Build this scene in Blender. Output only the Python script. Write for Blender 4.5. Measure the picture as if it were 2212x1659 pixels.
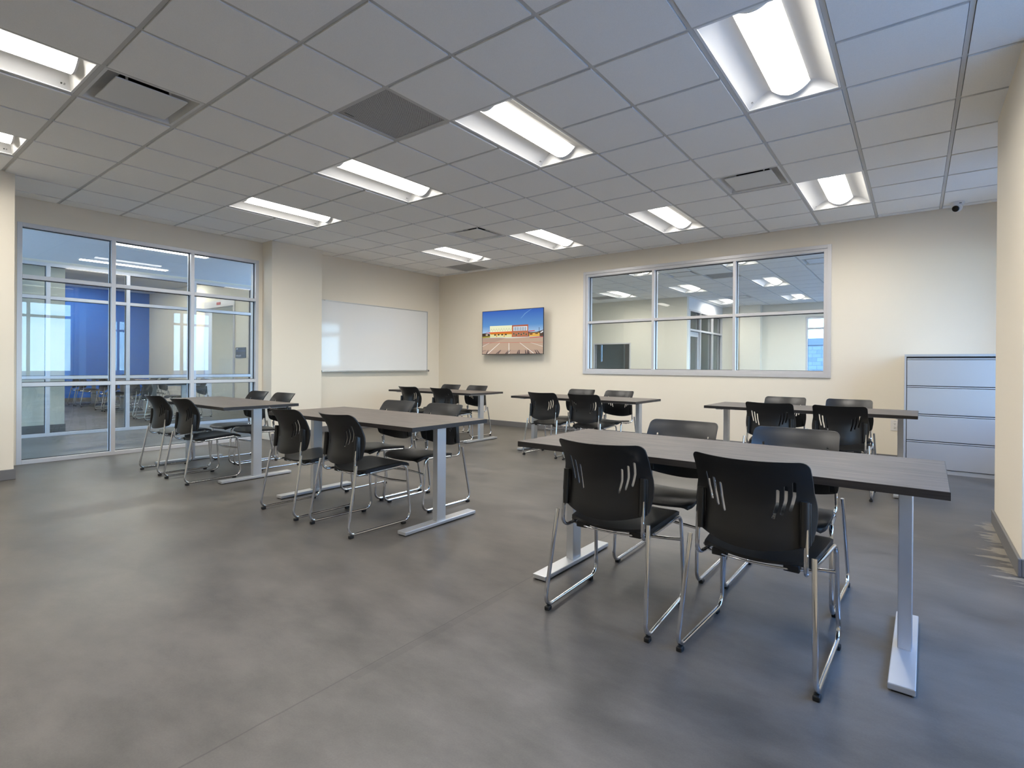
import bpy, bmesh, math, random
from mathutils import Vector, Matrix
random.seed(7)
for o in list(bpy.data.objects):
    bpy.data.objects.remove(o, do_unlink=True)
SC = bpy.context.scene
COL = SC.collection
PI = math.pi

# ------------------------------------------------------------------ camera, sky, sun, exposure
EXPO = 0.34
CAM_F, CAM_CY, YAW, PITCH, ROLL = 1141.733, 791.819, 0.6521, -0.0022, 0.0070
CAM_LOC = Vector((3.438, -1.071, 1.1562))
W_PX, H_PX = 2212.0, 1659.0
cd = bpy.data.cameras.new('camera')
cam = bpy.data.objects.new('camera', cd)
COL.objects.link(cam)
SC.camera = cam
cd.sensor_width = 36.0
cd.sensor_fit = 'HORIZONTAL'
cd.lens = CAM_F / W_PX * 36.0
cd.shift_y = -(H_PX / 2 - CAM_CY) / W_PX
cd.clip_start = 0.05
cd.clip_end = 300


def _cam_dir(r, z2, d2):
    d = math.cos(PITCH) * d2 - math.sin(PITCH) * z2
    z = math.sin(PITCH) * d2 + math.cos(PITCH) * z2
    c, s = math.cos(YAW), math.sin(YAW)
    return Vector((c * r - s * d, s * r + c * d, z))


_cx = _cam_dir(math.cos(ROLL), math.sin(ROLL), 0)
_cy = _cam_dir(-math.sin(ROLL), math.cos(ROLL), 0)
_cz = -_cam_dir(0, 0, 1)
M = Matrix((_cx, _cy, _cz)).transposed().to_4x4()
M.translation = CAM_LOC
cam.matrix_world = M

SC.view_settings.view_transform = 'Standard'
SC.view_settings.look = 'None'
SC.view_settings.gamma = 1.0
SC.view_settings.exposure = EXPO
SC.view_settings.use_curve_mapping = False
SC.cycles.use_denoising = True
SC.cycles.max_bounces = 12
SC.cycles.diffuse_bounces = 8
SC.cycles.glossy_bounces = 4
SC.cycles.transparent_max_bounces = 24
SC.cycles.transmission_bounces = 4
SC.cycles.sample_clamp_indirect = 6.0
SC.cycles.caustics_reflective = True
SC.cycles.blur_glossy = 1.0
SC.cycles.caustics_refractive = False

SKY = 3.4
LAMP = 48.0
w = bpy.data.worlds.new('sky')
SC.world = w
w.use_nodes = True
nt = w.node_tree
nt.nodes.clear()
tc = nt.nodes.new('ShaderNodeTexCoord')
sx = nt.nodes.new('ShaderNodeSeparateXYZ')
rp = nt.nodes.new('ShaderNodeValToRGB')
bg = nt.nodes.new('ShaderNodeBackground')
wo = nt.nodes.new('ShaderNodeOutputWorld')
nt.links.new(tc.outputs['Generated'], sx.inputs[0])
nt.links.new(sx.outputs['Z'], rp.inputs[0])
nt.links.new(rp.outputs[0], bg.inputs[0])
nt.links.new(bg.outputs[0], wo.inputs[0])
rp.color_ramp.elements[0].position = 0.0
rp.color_ramp.elements[0].color = (0.50, 0.76, 1.0, 1)
rp.color_ramp.elements[1].position = 0.55
rp.color_ramp.elements[1].color = (0.17, 0.42, 1.0, 1)
bg.inputs[1].default_value = SKY * 3.0

sd = bpy.data.lights.new('sun', 'SUN')
sun = bpy.data.objects.new('sun', sd)
COL.objects.link(sun)
sd.energy = 3.0
sd.color = (1.0, 0.95, 0.88)
sd.angle = 0.01
sun.rotation_euler = (0, math.radians(-48), 0)      # from the west, behind the building


def portal(x, y, z, sx_, sy_, rot):
    """daylight sampling helper for one window opening"""
    l = bpy.data.lights.new('window_daylight', 'AREA')
    l.shape = 'RECTANGLE'
    l.size, l.size_y = sx_, sy_
    l.cycles.is_portal = True
    o = bpy.data.objects.new('window_daylight', l)
    COL.objects.link(o)
    o.location = (x, y, z)
    o.rotation_euler = rot


RX = (0, PI / 2, 0)      # emits toward -x
portal(4.60, 1.67, 1.69, 2.0, 2.5, RX)
portal(4.60, 5.69, 1.74, 1.9, 1.1, RX)
portal(4.60, 11.5, 1.74, 1.9, 7.2, RX)
portal(1.75, 16.2, 1.35, 1.7, 2.5, (-PI / 2, 0, 0))
portal(-6.0, 5.65, 1.35, 2.5, 2.6, (-PI / 2, 0, 0))
portal(-6.0, -2.6, 1.35, 2.5, 2.6, (PI / 2, 0, 0))

# ------------------------------------------------------------------ materials
def new_mat(name):
    m = bpy.data.materials.new(name)
    m.use_nodes = True
    return m, m.node_tree, m.node_tree.nodes['Principled BSDF']


def pbr(name, col, rough=0.5, metal=0.0, spec=0.5, noise=0.0, nscale=40.0, bump=0.0, coat=0.0):
    m, t, b = new_mat(name)
    b.inputs['Base Color'].default_value = (*col, 1)
    b.inputs['Roughness'].default_value = rough
    b.inputs['Metallic'].default_value = metal
    b.inputs['Specular IOR Level'].default_value = spec
    if coat:
        b.inputs['Coat Weight'].default_value = coat
        b.inputs['Coat Roughness'].default_value = 0.1
    if noise or bump:
        g = t.nodes.new('ShaderNodeTexCoord')
        n = t.nodes.new('ShaderNodeTexNoise')
        n.inputs['Scale'].default_value = nscale
        n.inputs['Detail'].default_value = 3
        t.links.new(g.outputs['Object'], n.inputs['Vector'])
        if noise:
            r = t.nodes.new('ShaderNodeValToRGB')
            r.color_ramp.elements[0].position = 0.3
            r.color_ramp.elements[1].position = 0.7
            r.color_ramp.elements[0].color = (*[c * (1 - noise) for c in col], 1)
            r.color_ramp.elements[1].color = (*[min(1, c * (1 + noise)) for c in col], 1)
            t.links.new(n.outputs['Fac'], r.inputs[0])
            t.links.new(r.outputs[0], b.inputs['Base Color'])
        if bump:
            bp = t.nodes.new('ShaderNodeBump')
            bp.inputs['Strength'].default_value = bump
            bp.inputs['Distance'].default_value = 0.002
            t.links.new(n.outputs['Fac'], bp.inputs['Height'])
            t.links.new(bp.outputs[0], b.inputs['Normal'])
    return m


def emit(name, col, strength):
    m = bpy.data.materials.new(name)
    m.use_nodes = True
    t = m.node_tree
    t.nodes.clear()
    e = t.nodes.new('ShaderNodeEmission')
    e.inputs[0].default_value = (*col, 1)
    e.inputs[1].default_value = strength
    o = t.nodes.new('ShaderNodeOutputMaterial')
    t.links.new(e.outputs[0], o.inputs[0])
    return m


def lamp_lens(name, col, strength, n=1.0, base=0.02):
    """LED lens with a downward light distribution, like the fixture's own photometric curve"""
    m = emit(name, col, strength)
    t = m.node_tree
    e = [q for q in t.nodes if q.type == 'EMISSION'][0]
    g = t.nodes.new('ShaderNodeNewGeometry')
    d = t.nodes.new('ShaderNodeVectorMath'); d.operation = 'DOT_PRODUCT'
    d.inputs[1].default_value = (0, 0, -1)
    mx = t.nodes.new('ShaderNodeMath'); mx.operation = 'MAXIMUM'; mx.inputs[1].default_value = 0.0
    p = t.nodes.new('ShaderNodeMath'); p.operation = 'POWER'; p.inputs[1].default_value = n
    a = t.nodes.new('ShaderNodeMath'); a.operation = 'MULTIPLY_ADD'
    a.inputs[1].default_value = strength * (1 - base); a.inputs[2].default_value = strength * base
    t.links.new(g.outputs['Incoming'], d.inputs[0])
    t.links.new(d.outputs['Value'], mx.inputs[0])
    t.links.new(mx.outputs[0], p.inputs[0])
    t.links.new(p.outputs[0], a.inputs[0])
    t.links.new(a.outputs[0], e.inputs[1])
    return m


def srgb(r, g, b):
    return tuple(((c / 255) / 12.92 if c / 255 <= 0.04045 else ((c / 255 + 0.055) / 1.055) ** 2.4) for c in (r, g, b))


def glass_mat():
    m = bpy.data.materials.new('clear_glass')
    m.use_nodes = True
    t = m.node_tree
    t.nodes.clear()
    tr = t.nodes.new('ShaderNodeBsdfTransparent')
    tr.inputs[0].default_value = (0.955, 0.975, 0.97, 1)
    gl = t.nodes.new('ShaderNodeBsdfGlossy')
    gl.inputs['Roughness'].default_value = 0.0
    lw = t.nodes.new('ShaderNodeLayerWeight')
    lw.inputs[0].default_value = 0.5
    p = t.nodes.new('ShaderNodeMath'); p.operation = 'POWER'; p.inputs[1].default_value = 5
    a = t.nodes.new('ShaderNodeMath'); a.operation = 'MULTIPLY_ADD'
    a.inputs[1].default_value = 0.95; a.inputs[2].default_value = 0.045
    mx = t.nodes.new('ShaderNodeMixShader')
    o = t.nodes.new('ShaderNodeOutputMaterial')
    t.links.new(lw.outputs['Facing'], p.inputs[0])
    t.links.new(p.outputs[0], a.inputs[0])
    t.links.new(a.outputs[0], mx.inputs[0])
    t.links.new(tr.outputs[0], mx.inputs[1])
    t.links.new(gl.outputs[0], mx.inputs[2])
    t.links.new(mx.outputs[0], o.inputs[0])
    return m


def floor_mat():
    m, t, b = new_mat('polished_concrete')
    L = t.links.new
    g = t.nodes.new('ShaderNodeTexCoord')
    mp = t.nodes.new('ShaderNodeMapping')
    mp.inputs['Scale'].default_value = (0.55, 1.0, 1.0)
    L(g.outputs['Object'], mp.inputs[0])

    def noise(scale, detail, rough, src):
        n = t.nodes.new('ShaderNodeTexNoise')
        n.inputs['Scale'].default_value = scale
        n.inputs['Detail'].default_value = detail
        n.inputs['Roughness'].default_value = rough
        L(src, n.inputs['Vector'])
        return n

    def math_(op, a, bb, c=None):
        n = t.nodes.new('ShaderNodeMath'); n.operation = op
        for i, v in enumerate((a, bb, c)):
            if v is None:
                continue
            if isinstance(v, (int, float)):
                n.inputs[i].default_value = v
            else:
                L(v, n.inputs[i])
        return n.outputs[0]
    n1 = noise(1.1, 5, 0.6, mp.outputs[0])
    n2 = noise(5.5, 6, 0.65, mp.outputs[0])
    n3 = noise(160, 2, 0.5, g.outputs['Object'])
    r1 = t.nodes.new('ShaderNodeValToRGB')
    e = r1.color_ramp.elements
    e[0].position, e[1].position = 0.34, 0.68
    e[0].color = (0.054, 0.0505, 0.0475, 1)
    e[1].color = (0.155, 0.142, 0.129, 1)
    mixn = math_('MULTIPLY_ADD', n2.outputs['Fac'], 0.45, math_('MULTIPLY', n1.outputs['Fac'], 0.55))
    mixn = math_('MULTIPLY_ADD', math_('SUBTRACT', n3.outputs['Fac'], 0.5), 0.10, mixn)
    L(mixn, r1.inputs[0])
    sp = t.nodes.new('ShaderNodeSeparateXYZ')
    L(g.outputs['Object'], sp.inputs[0])
    # saw-cut control joints across the slab
    wob = math_('MULTIPLY', math_('SUBTRACT', n2.outputs['Fac'], 0.5), 0.012)
    j1 = math_('LESS_THAN', math_('ABSOLUTE', math_('ADD', math_('SUBTRACT', sp.outputs['Y'], 3.462), wob), 0), 0.0035)
    j2 = math_('LESS_THAN', math_('ABSOLUTE', math_('ADD', math_('SUBTRACT', sp.outputs['X'], 1.775), wob), 0), 0.0035)
    # a wider trowel mark beside the lengthwise joint
    band = math_('MULTIPLY', math_('LESS_THAN', math_('ABSOLUTE', math_('ADD', math_('SUBTRACT', sp.outputs['X'], 1.80), wob), 0), 0.018),
                 math_('MULTIPLY', math_('GREATER_THAN', sp.outputs['Y'], 0.12), math_('LESS_THAN', sp.outputs['Y'], 1.05)))
    jj = math_('MINIMUM', math_('ADD', math_('MULTIPLY', math_('ADD', j1, j2), 0.40), math_('MULTIPLY', band, 0.16)), 1.0)
    dark = t.nodes.new('ShaderNodeMixRGB')
    dark.inputs['Color2'].default_value = (0.03, 0.03, 0.03, 1)
    L(jj, dark.inputs['Fac'])
    L(r1.outputs[0], dark.inputs['Color1'])
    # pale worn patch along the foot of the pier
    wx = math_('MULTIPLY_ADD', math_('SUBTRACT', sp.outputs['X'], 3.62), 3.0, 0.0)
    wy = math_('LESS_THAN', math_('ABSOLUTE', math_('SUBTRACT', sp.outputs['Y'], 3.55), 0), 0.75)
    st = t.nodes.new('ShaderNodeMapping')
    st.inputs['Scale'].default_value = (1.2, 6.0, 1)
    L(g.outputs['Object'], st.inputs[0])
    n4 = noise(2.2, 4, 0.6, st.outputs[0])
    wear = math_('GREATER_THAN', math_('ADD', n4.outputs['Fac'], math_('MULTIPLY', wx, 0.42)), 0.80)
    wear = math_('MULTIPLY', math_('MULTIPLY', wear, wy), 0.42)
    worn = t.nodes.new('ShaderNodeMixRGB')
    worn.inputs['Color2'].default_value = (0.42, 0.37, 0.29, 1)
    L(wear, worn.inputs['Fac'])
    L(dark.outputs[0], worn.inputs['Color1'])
    L(worn.outputs[0], b.inputs['Base Color'])
    rr = t.nodes.new('ShaderNodeMapRange')
    rr.inputs['From Min'].default_value = 0.25
    rr.inputs['From Max'].default_value = 0.75
    rr.inputs['To Min'].default_value = 0.34
    rr.inputs['To Max'].default_value = 0.44
    L(n2.outputs['Fac'], rr.inputs[0])
    L(rr.outputs[0], b.inputs['Roughness'])
    b.inputs['Specular IOR Level'].default_value = 0.30
    bp = t.nodes.new('ShaderNodeBump')
    bp.inputs['Strength'].default_value = 0.10
    bp.inputs['Distance'].default_value = 0.003
    n5 = noise(26, 4, 0.6, g.outputs['Object'])
    L(n5.outputs['Fac'], bp.inputs['Height'])
    L(bp.outputs[0], b.inputs['Normal'])
    return m


def laminate_mat(name, dark, light, rough):
    m, t, b = new_mat(name)
    L = t.links.new
    g = t.nodes.new('ShaderNodeTexCoord')
    mp = t.nodes.new('ShaderNodeMapping')
    mp.inputs['Scale'].default_value = (1.6, 60.0, 60.0)
    L(g.outputs['Object'], mp.inputs[0])
    n = t.nodes.new('ShaderNodeTexNoise')
    n.inputs['Scale'].default_value = 2.6
    n.inputs['Detail'].default_value = 5
    n.inputs['Roughness'].default_value = 0.65
    n.inputs['Distortion'].default_value = 0.4
    L(mp.outputs[0], n.inputs['Vector'])
    r = t.nodes.new('ShaderNodeValToRGB')
    r.color_ramp.elements[0].position = 0.33
    r.color_ramp.elements[1].position = 0.68
    r.color_ramp.elements[0].color = (*dark, 1)
    r.color_ramp.elements[1].color = (*light, 1)
    L(n.outputs['Fac'], r.inputs[0])
    L(r.outputs[0], b.inputs['Base Color'])
    b.inputs['Roughness'].default_value = rough
    b.inputs['Specular IOR Level'].default_value = 0.5
    bp = t.nodes.new('ShaderNodeBump')
    bp.inputs['Strength'].default_value = 0.25
    bp.inputs['Distance'].default_value = 0.001
    L(n.outputs['Fac'], bp.inputs['Height'])
    L(bp.outputs[0], b.inputs['Normal'])
    return m


def perforated_mat():
    m, t, b = new_mat('perforated_steel')
    L = t.links.new
    g = t.nodes.new('ShaderNodeTexCoord')
    mp = t.nodes.new('ShaderNodeMapping')
    mp.inputs['Scale'].default_value = (1 / 0.0066,) * 3
    mp.inputs['Rotation'].default_value = (0, 0, PI / 4)
    L(g.outputs['Object'], mp.inputs[0])
    fr = t.nodes.new('ShaderNodeVectorMath'); fr.operation = 'FRACTION'
    L(mp.outputs[0], fr.inputs[0])
    sb = t.nodes.new('ShaderNodeVectorMath'); sb.operation = 'SUBTRACT'
    sb.inputs[1].default_value = (0.5, 0.5, 0)
    L(fr.outputs[0], sb.inputs[0])
    sp = t.nodes.new('ShaderNodeSeparateXYZ'); L(sb.outputs[0], sp.inputs[0])
    cb = t.nodes.new('ShaderNodeCombineXYZ'); L(sp.outputs[0], cb.inputs[0]); L(sp.outputs[1], cb.inputs[1])
    ln = t.nodes.new('ShaderNodeVectorMath'); ln.operation = 'LENGTH'; L(cb.outputs[0], ln.inputs[0])
    lt = t.nodes.new('ShaderNodeMath'); lt.operation = 'LESS_THAN'; lt.inputs[1].default_value = 0.38
    L(ln.outputs['Value'], lt.inputs[0])
    mx = t.nodes.new('ShaderNodeMixRGB')
    mx.inputs['Color1'].default_value = (0.62, 0.62, 0.63, 1)
    mx.inputs['Color2'].default_value = (0.012, 0.012, 0.014, 1)
    L(lt.outputs[0], mx.inputs['Fac'])
    L(mx.outputs[0], b.inputs['Base Color'])
    b.inputs['Roughness'].default_value = 0.6
    return m


def block_mat():
    m, t, b = new_mat('split_face_block')
    L = t.links.new
    g = t.nodes.new('ShaderNodeTexCoord')
    sp = t.nodes.new('ShaderNodeSeparateXYZ'); L(g.outputs['Object'], sp.inputs[0])
    cb = t.nodes.new('ShaderNodeCombineXYZ'); L(sp.outputs['X'], cb.inputs[0]); L(sp.outputs['Z'], cb.inputs[1])
    br = t.nodes.new('ShaderNodeTexBrick')
    br.inputs['Color1'].default_value = (0.13, 0.15, 0.17, 1)
    br.inputs['Color2'].default_value = (0.24, 0.26, 0.28, 1)
    br.inputs['Mortar'].default_value = (0.12, 0.13, 0.14, 1)
    br.inputs['Scale'].default_value = 1.0
    br.inputs['Brick Width'].default_value = 0.4
    br.inputs['Row Height'].default_value = 0.2
    br.inputs['Mortar Size'].default_value = 0.012
    L(cb.outputs[0], br.inputs['Vector'])
    L(br.outputs[0], b.inputs['Base Color'])
    b.inputs['Roughness'].default_value = 0.9
    return m


MT = dict(
    wall=pbr('cream_wall_paint', (0.83, 0.755, 0.63), 0.62, spec=0.3, bump=0.05, nscale=220),
    wall2=pbr('pale_wall_paint', (0.78, 0.74, 0.64), 0.62, spec=0.3),
    blue=pbr('blue_wall_paint', (0.03, 0.16, 0.62), 0.55, spec=0.3),
    white=pbr('white_gypsum', (0.86, 0.86, 0.86), 0.8, spec=0.2),
    tile=pbr('acoustic_tile', (0.90, 0.90, 0.89), 0.92, spec=0.1, noise=0.03, nscale=260, bump=0.35),
    tee=pbr('ceiling_tee', (0.58, 0.58, 0.57), 0.6),
    plenum=pbr('dark_plenum', (0.03, 0.03, 0.03), 0.9),
    floor=floor_mat(),
    lam=laminate_mat('ash_laminate', (0.030, 0.0245, 0.0215), (0.158, 0.127, 0.108), 0.47),
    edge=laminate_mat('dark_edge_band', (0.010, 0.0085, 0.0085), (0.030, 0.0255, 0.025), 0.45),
    base=pbr('rubber_baseboard', (0.155, 0.15, 0.15), 0.5),
    alu=pbr('clear_anodised_aluminium', (0.66, 0.65, 0.66), 0.42, metal=0.35),
    gasket=pbr('black_gasket', (0.02, 0.02, 0.02), 0.6),
    glass=glass_mat(),
    plastic=pbr('black_moulded_plastic', (0.0075, 0.0075, 0.0078), 0.40, spec=0.5, bump=0.08, nscale=700),
    rubber=pbr('black_rubber', (0.006, 0.006, 0.006), 0.6),
    chrome=pbr('chrome', (0.72, 0.73, 0.75), 0.10, metal=1.0),
    silver=pbr('silver_powder_coat', (0.60, 0.62, 0.65), 0.34, metal=0.7),
    cab=pbr('grey_cabinet_enamel', (0.46, 0.47, 0.475), 0.38, spec=0.5),
    cabdark=pbr('cabinet_gap', (0.03, 0.03, 0.035), 0.6),
    cablip=pbr('cabinet_pull_enamel', (0.60, 0.62, 0.64), 0.3, metal=0.3),
    fix=pbr('white_fixture_enamel', (0.86, 0.86, 0.85), 0.45, spec=0.4),
    cap=pbr('lens_end_cap', (0.85, 0.85, 0.85), 0.5),
    lens=lamp_lens('lit_lens', (1.0, 0.95, 0.87), LAMP),
    strip=emit('lit_strip', (1.0, 0.95, 0.88), 22.0), strip2=emit('lit_strip_bright', (1.0, 0.95, 0.86), 95.0),
    mark=pbr('printed_mark', (0.08, 0.09, 0.08), 0.6),
    perf=perforated_mat(),
    diff=pbr('diffuser_enamel', (0.72, 0.72, 0.71), 0.45),
    wb=pbr('whiteboard_enamel', (0.85, 0.845, 0.83), 0.07, spec=0.5),
    wbtray=pbr('brushed_aluminium', (0.55, 0.55, 0.54), 0.35, metal=0.6),
    outlet=pbr('ivory_plastic', (0.75, 0.72, 0.68), 0.4),
    tvb=pbr('black_bezel', (0.02, 0.02, 0.022), 0.35),
    camw=pbr('white_camera_shell', (0.74, 0.74, 0.75), 0.35),
    lensb=pbr('black_camera_lens', (0.004, 0.004, 0.004), 0.12),
    sign=pbr('dark_sign_plastic', (0.035, 0.04, 0.055), 0.5),
    signblue=pbr('blue_sign_stripe', (0.03, 0.06, 0.16), 0.5),
    signtext=pbr('white_sign_lettering', (0.7, 0.7, 0.72), 0.5),
    panel=pbr('grey_panel_enamel', (0.16, 0.165, 0.16), 0.45),
    red=pbr('red_label', (0.45, 0.03, 0.02), 0.5),
    label=pbr('white_label', (0.75, 0.75, 0.73), 0.5),
    added_bounce_slab=pbr('pale_bounce_slab', (0.62, 0.61, 0.59), 0.9, noise=0.08, nscale=1.5),
    ground=pbr('asphalt_paving', (0.20, 0.20, 0.20), 0.9, noise=0.12, nscale=0.6),
    block=block_mat(),
    roof=pbr('roof_membrane', (0.5, 0.5, 0.5), 0.9),
    teal=pbr('dark_office_wall', (0.22, 0.30, 0.32), 0.7),
    cladding=pbr('exterior_coping', (0.15, 0.16, 0.18), 0.8),
)

# ------------------------------------------------------------------ mesh helpers
def link(name, bm, mat, parent=None, loc=None, smooth=None):
    me = bpy.data.meshes.new(name)
    bmesh.ops.recalc_face_normals(bm, faces=bm.faces)
    bm.to_mesh(me)
    bm.free()
    mats = mat if isinstance(mat, (list, tuple)) else [mat]
    for m in mats:
        me.materials.append(m)
    o = bpy.data.objects.new(name, me)
    COL.objects.link(o)
    if parent:
        o.parent = parent
    if loc:
        o.location = loc
    if smooth is not None:
        for p in me.polygons:
            p.use_smooth = True
        me.set_sharp_from_angle(angle=math.radians(smooth))
    return o


def tag(o, label, cat, group=None):
    o['label'] = label
    o['category'] = cat
    if group:
        o['group'] = group
    return o


def struct(o):
    o['kind'] = 'structure'
    return o


def empty(name, loc=(0, 0, 0), rz=0):
    o = bpy.data.objects.new(name, None)
    COL.objects.link(o)
    o.location = loc
    o.rotation_euler = (0, 0, rz)
    o.empty_display_size = 0.1
    return o


def dup(root, loc, rz, label, group):
    r = root.copy()
    COL.objects.link(r)
    r.location = loc
    r.rotation_euler = (0, 0, rz)
    r['label'] = label
    r['group'] = group
    for ch in list(root.children):
        c = ch.copy()
        COL.objects.link(c)
        c.parent = r
        for gch in list(ch.children):
            d = gch.copy()
            COL.objects.link(d)
            d.parent = c
    return r


def box(bm, x0, x1, y0, y1, z0, z1, bev=0.0, mi=0):
    v = [bm.verts.new((x, y, z)) for x in (x0, x1) for y in (y0, y1) for z in (z0, z1)]
    fs = []
    for q in ((0, 1, 3, 2), (4, 6, 7, 5), (0, 4, 5, 1), (2, 3, 7, 6), (0, 2, 6, 4), (1, 5, 7, 3)):
        f = bm.faces.new([v[i] for i in q])
        f.material_index = mi
        fs.append(f)
    if bev:
        es = {e for f in fs for e in f.edges}
        bmesh.ops.bevel(bm, geom=list(es), offset=bev, segments=2, affect='EDGES', profile=0.5, clamp_overlap=True)
    return fs


def boxes(*bs, bev=0.0):
    bm = bmesh.new()
    for b in bs:
        box(bm, *b, bev=bev)
    return bm


def fillet(pts, rads, n=6):
    """polyline with rounded corners"""
    out = [Vector(pts[0])]
    for i in range(1, len(pts) - 1):
        a, b, c = Vector(pts[i - 1]), Vector(pts[i]), Vector(pts[i + 1])
        r = rads[i] if isinstance(rads, (list, tuple)) else rads
        u, v = (a - b).normalized(), (c - b).normalized()
        ang = u.angle(v)
        t = min(r / math.tan(ang / 2), (a - b).length * 0.49, (c - b).length * 0.49)
        rr = t * math.tan(ang / 2)
        cen = b + (u + v).normalized() * (rr / math.sin(ang / 2))
        p0, p1 = b + u * t, b + v * t
        w0, w1 = p0 - cen, p1 - cen
        tot = w0.angle(w1)
        for k in range(n + 1):
            f = k / n
            w = (w0 * math.sin((1 - f) * tot) + w1 * math.sin(f * tot)) / math.sin(tot)
            out.append(cen + w)
    out.append(Vector(pts[-1]))
    return out


def tube(bm, pts, r, seg=10, cap=True):
    rings = []
    n = len(pts)
    up = None
    for i, p in enumerate(pts):
        p = Vector(p)
        if i == 0:
            d = Vector(pts[1]) - p
        elif i == n - 1:
            d = p - Vector(pts[i - 1])
        else:
            d = (Vector(pts[i + 1]) - p).normalized() + (p - Vector(pts[i - 1])).normalized()
        d.normalize()
        if up is None:
            up = Vector((0, 0, 1)) if abs(d.z) < 0.9 else Vector((1, 0, 0))
        s = d.cross(up)
        s.normalize()
        up = s.cross(d)
        up.normalize()
        rings.append([bm.verts.new(p + (s * math.cos(2 * PI * k / seg) + up * math.sin(2 * PI * k / seg)) * r) for k in range(seg)])
    for a, b in zip(rings, rings[1:]):
        for k in range(seg):
            bm.faces.new((a[k], a[(k + 1) % seg], b[(k + 1) % seg], b[k]))
    if cap:
        bm.faces.new(rings[0][::-1])
        bm.faces.new(rings[-1])


def lathe(bm, prof, seg=24, mtx=None):
    """prof: list of (radius, z)"""
    rings = []
    for r, z in prof:
        if r < 1e-6:
            rings.append([bm.verts.new((0, 0, z))])
        else:
            rings.append([bm.verts.new((r * math.cos(2 * PI * k / seg), r * math.sin(2 * PI * k / seg), z)) for k in range(seg)])
    for a, b in zip(rings, rings[1:]):
        for k in range(seg):
            k2 = (k + 1) % seg
            if len(a) == 1:
                bm.faces.new((a[0], b[k], b[k2]))
            elif len(b) == 1:
                bm.faces.new((a[k], a[k2], b[0]))
            else:
                bm.faces.new((a[k], a[k2], b[k2], b[k]))
    if mtx is not None:
        bmesh.ops.transform(bm, matrix=mtx, verts=bm.verts)


def grid_shell(bm, top, bot, nu, nv):
    """closed shell between two point grids (functions of u,v in 0..1)"""
    A = [[bm.verts.new(top(i / nu, j / nv)) for j in range(nv + 1)] for i in range(nu + 1)]
    B = [[bm.verts.new(bot(i / nu, j / nv)) for j in range(nv + 1)] for i in range(nu + 1)]
    for i in range(nu):
        for j in range(nv):
            bm.faces.new((A[i][j], A[i + 1][j], A[i + 1][j + 1], A[i][j + 1]))
            bm.faces.new((B[i][j], B[i][j + 1], B[i + 1][j + 1], B[i + 1][j]))
    for i in range(nu):
        bm.faces.new((A[i][0], B[i][0], B[i + 1][0], A[i + 1][0]))
        bm.faces.new((A[i][nv], A[i + 1][nv], B[i + 1][nv], B[i][nv]))
    for j in range(nv):
        bm.faces.new((A[0][j], A[0][j + 1], B[0][j + 1], B[0][j]))
        bm.faces.new((A[nu][j], B[nu][j], B[nu][j + 1], A[nu][j + 1]))


def wall_with_holes(axis, face, thick, u0, u1, z0, z1, holes):
    """a slab wall; axis 'x': plane x=face (slab from face to face+thick), u runs along y. holes: (ua, ub, za, zb)"""
    bm = bmesh.new()
    us = sorted({u0, u1, *[h[0] for h in holes], *[h[1] for h in holes]})
    zs = sorted({z0, z1, *[h[2] for h in holes], *[h[3] for h in holes]})
    us = [u for u in us if u0 <= u <= u1]
    zs = [z for z in zs if z0 <= z <= z1]
    a, b = min(face, face + thick), max(face, face + thick)

    def solid(i, j):
        if not (0 <= i < len(us) - 1 and 0 <= j < len(zs) - 1):
            return False
        uc, zc = (us[i] + us[i + 1]) / 2, (zs[j] + zs[j + 1]) / 2
        return not any(h[0] < uc < h[1] and h[2] < zc < h[3] for h in holes)

    def P(d, u, z):
        return (d, u, z) if axis == 'x' else (u, d, z)
    cache = {}

    def V(*p):
        k = tuple(round(c, 5) for c in p)
        if k not in cache:
            cache[k] = bm.verts.new(p)
        return cache[k]
    for i in range(len(us) - 1):
        for j in range(len(zs) - 1):
            if not solid(i, j):
                continue
            ua, ub, za, zb = us[i], us[i + 1], zs[j], zs[j + 1]
            for d in (a, b):
                bm.faces.new([V(*P(d, ua, za)), V(*P(d, ub, za)), V(*P(d, ub, zb)), V(*P(d, ua, zb))])
            if not solid(i - 1, j):
                bm.faces.new([V(*P(a, ua, za)), V(*P(b, ua, za)), V(*P(b, ua, zb)), V(*P(a, ua, zb))])
            if not solid(i + 1, j):
                bm.faces.new([V(*P(a, ub, za)), V(*P(b, ub, za)), V(*P(b, ub, zb)), V(*P(a, ub, zb))])
            if not solid(i, j - 1):
                bm.faces.new([V(*P(a, ua, za)), V(*P(b, ua, za)), V(*P(b, ub, za)), V(*P(a, ub, za))])
            if not solid(i, j + 1):
                bm.faces.new([V(*P(a, ua, zb)), V(*P(b, ua, zb)), V(*P(b, ub, zb)), V(*P(a, ub, zb))])
    return bm


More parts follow.
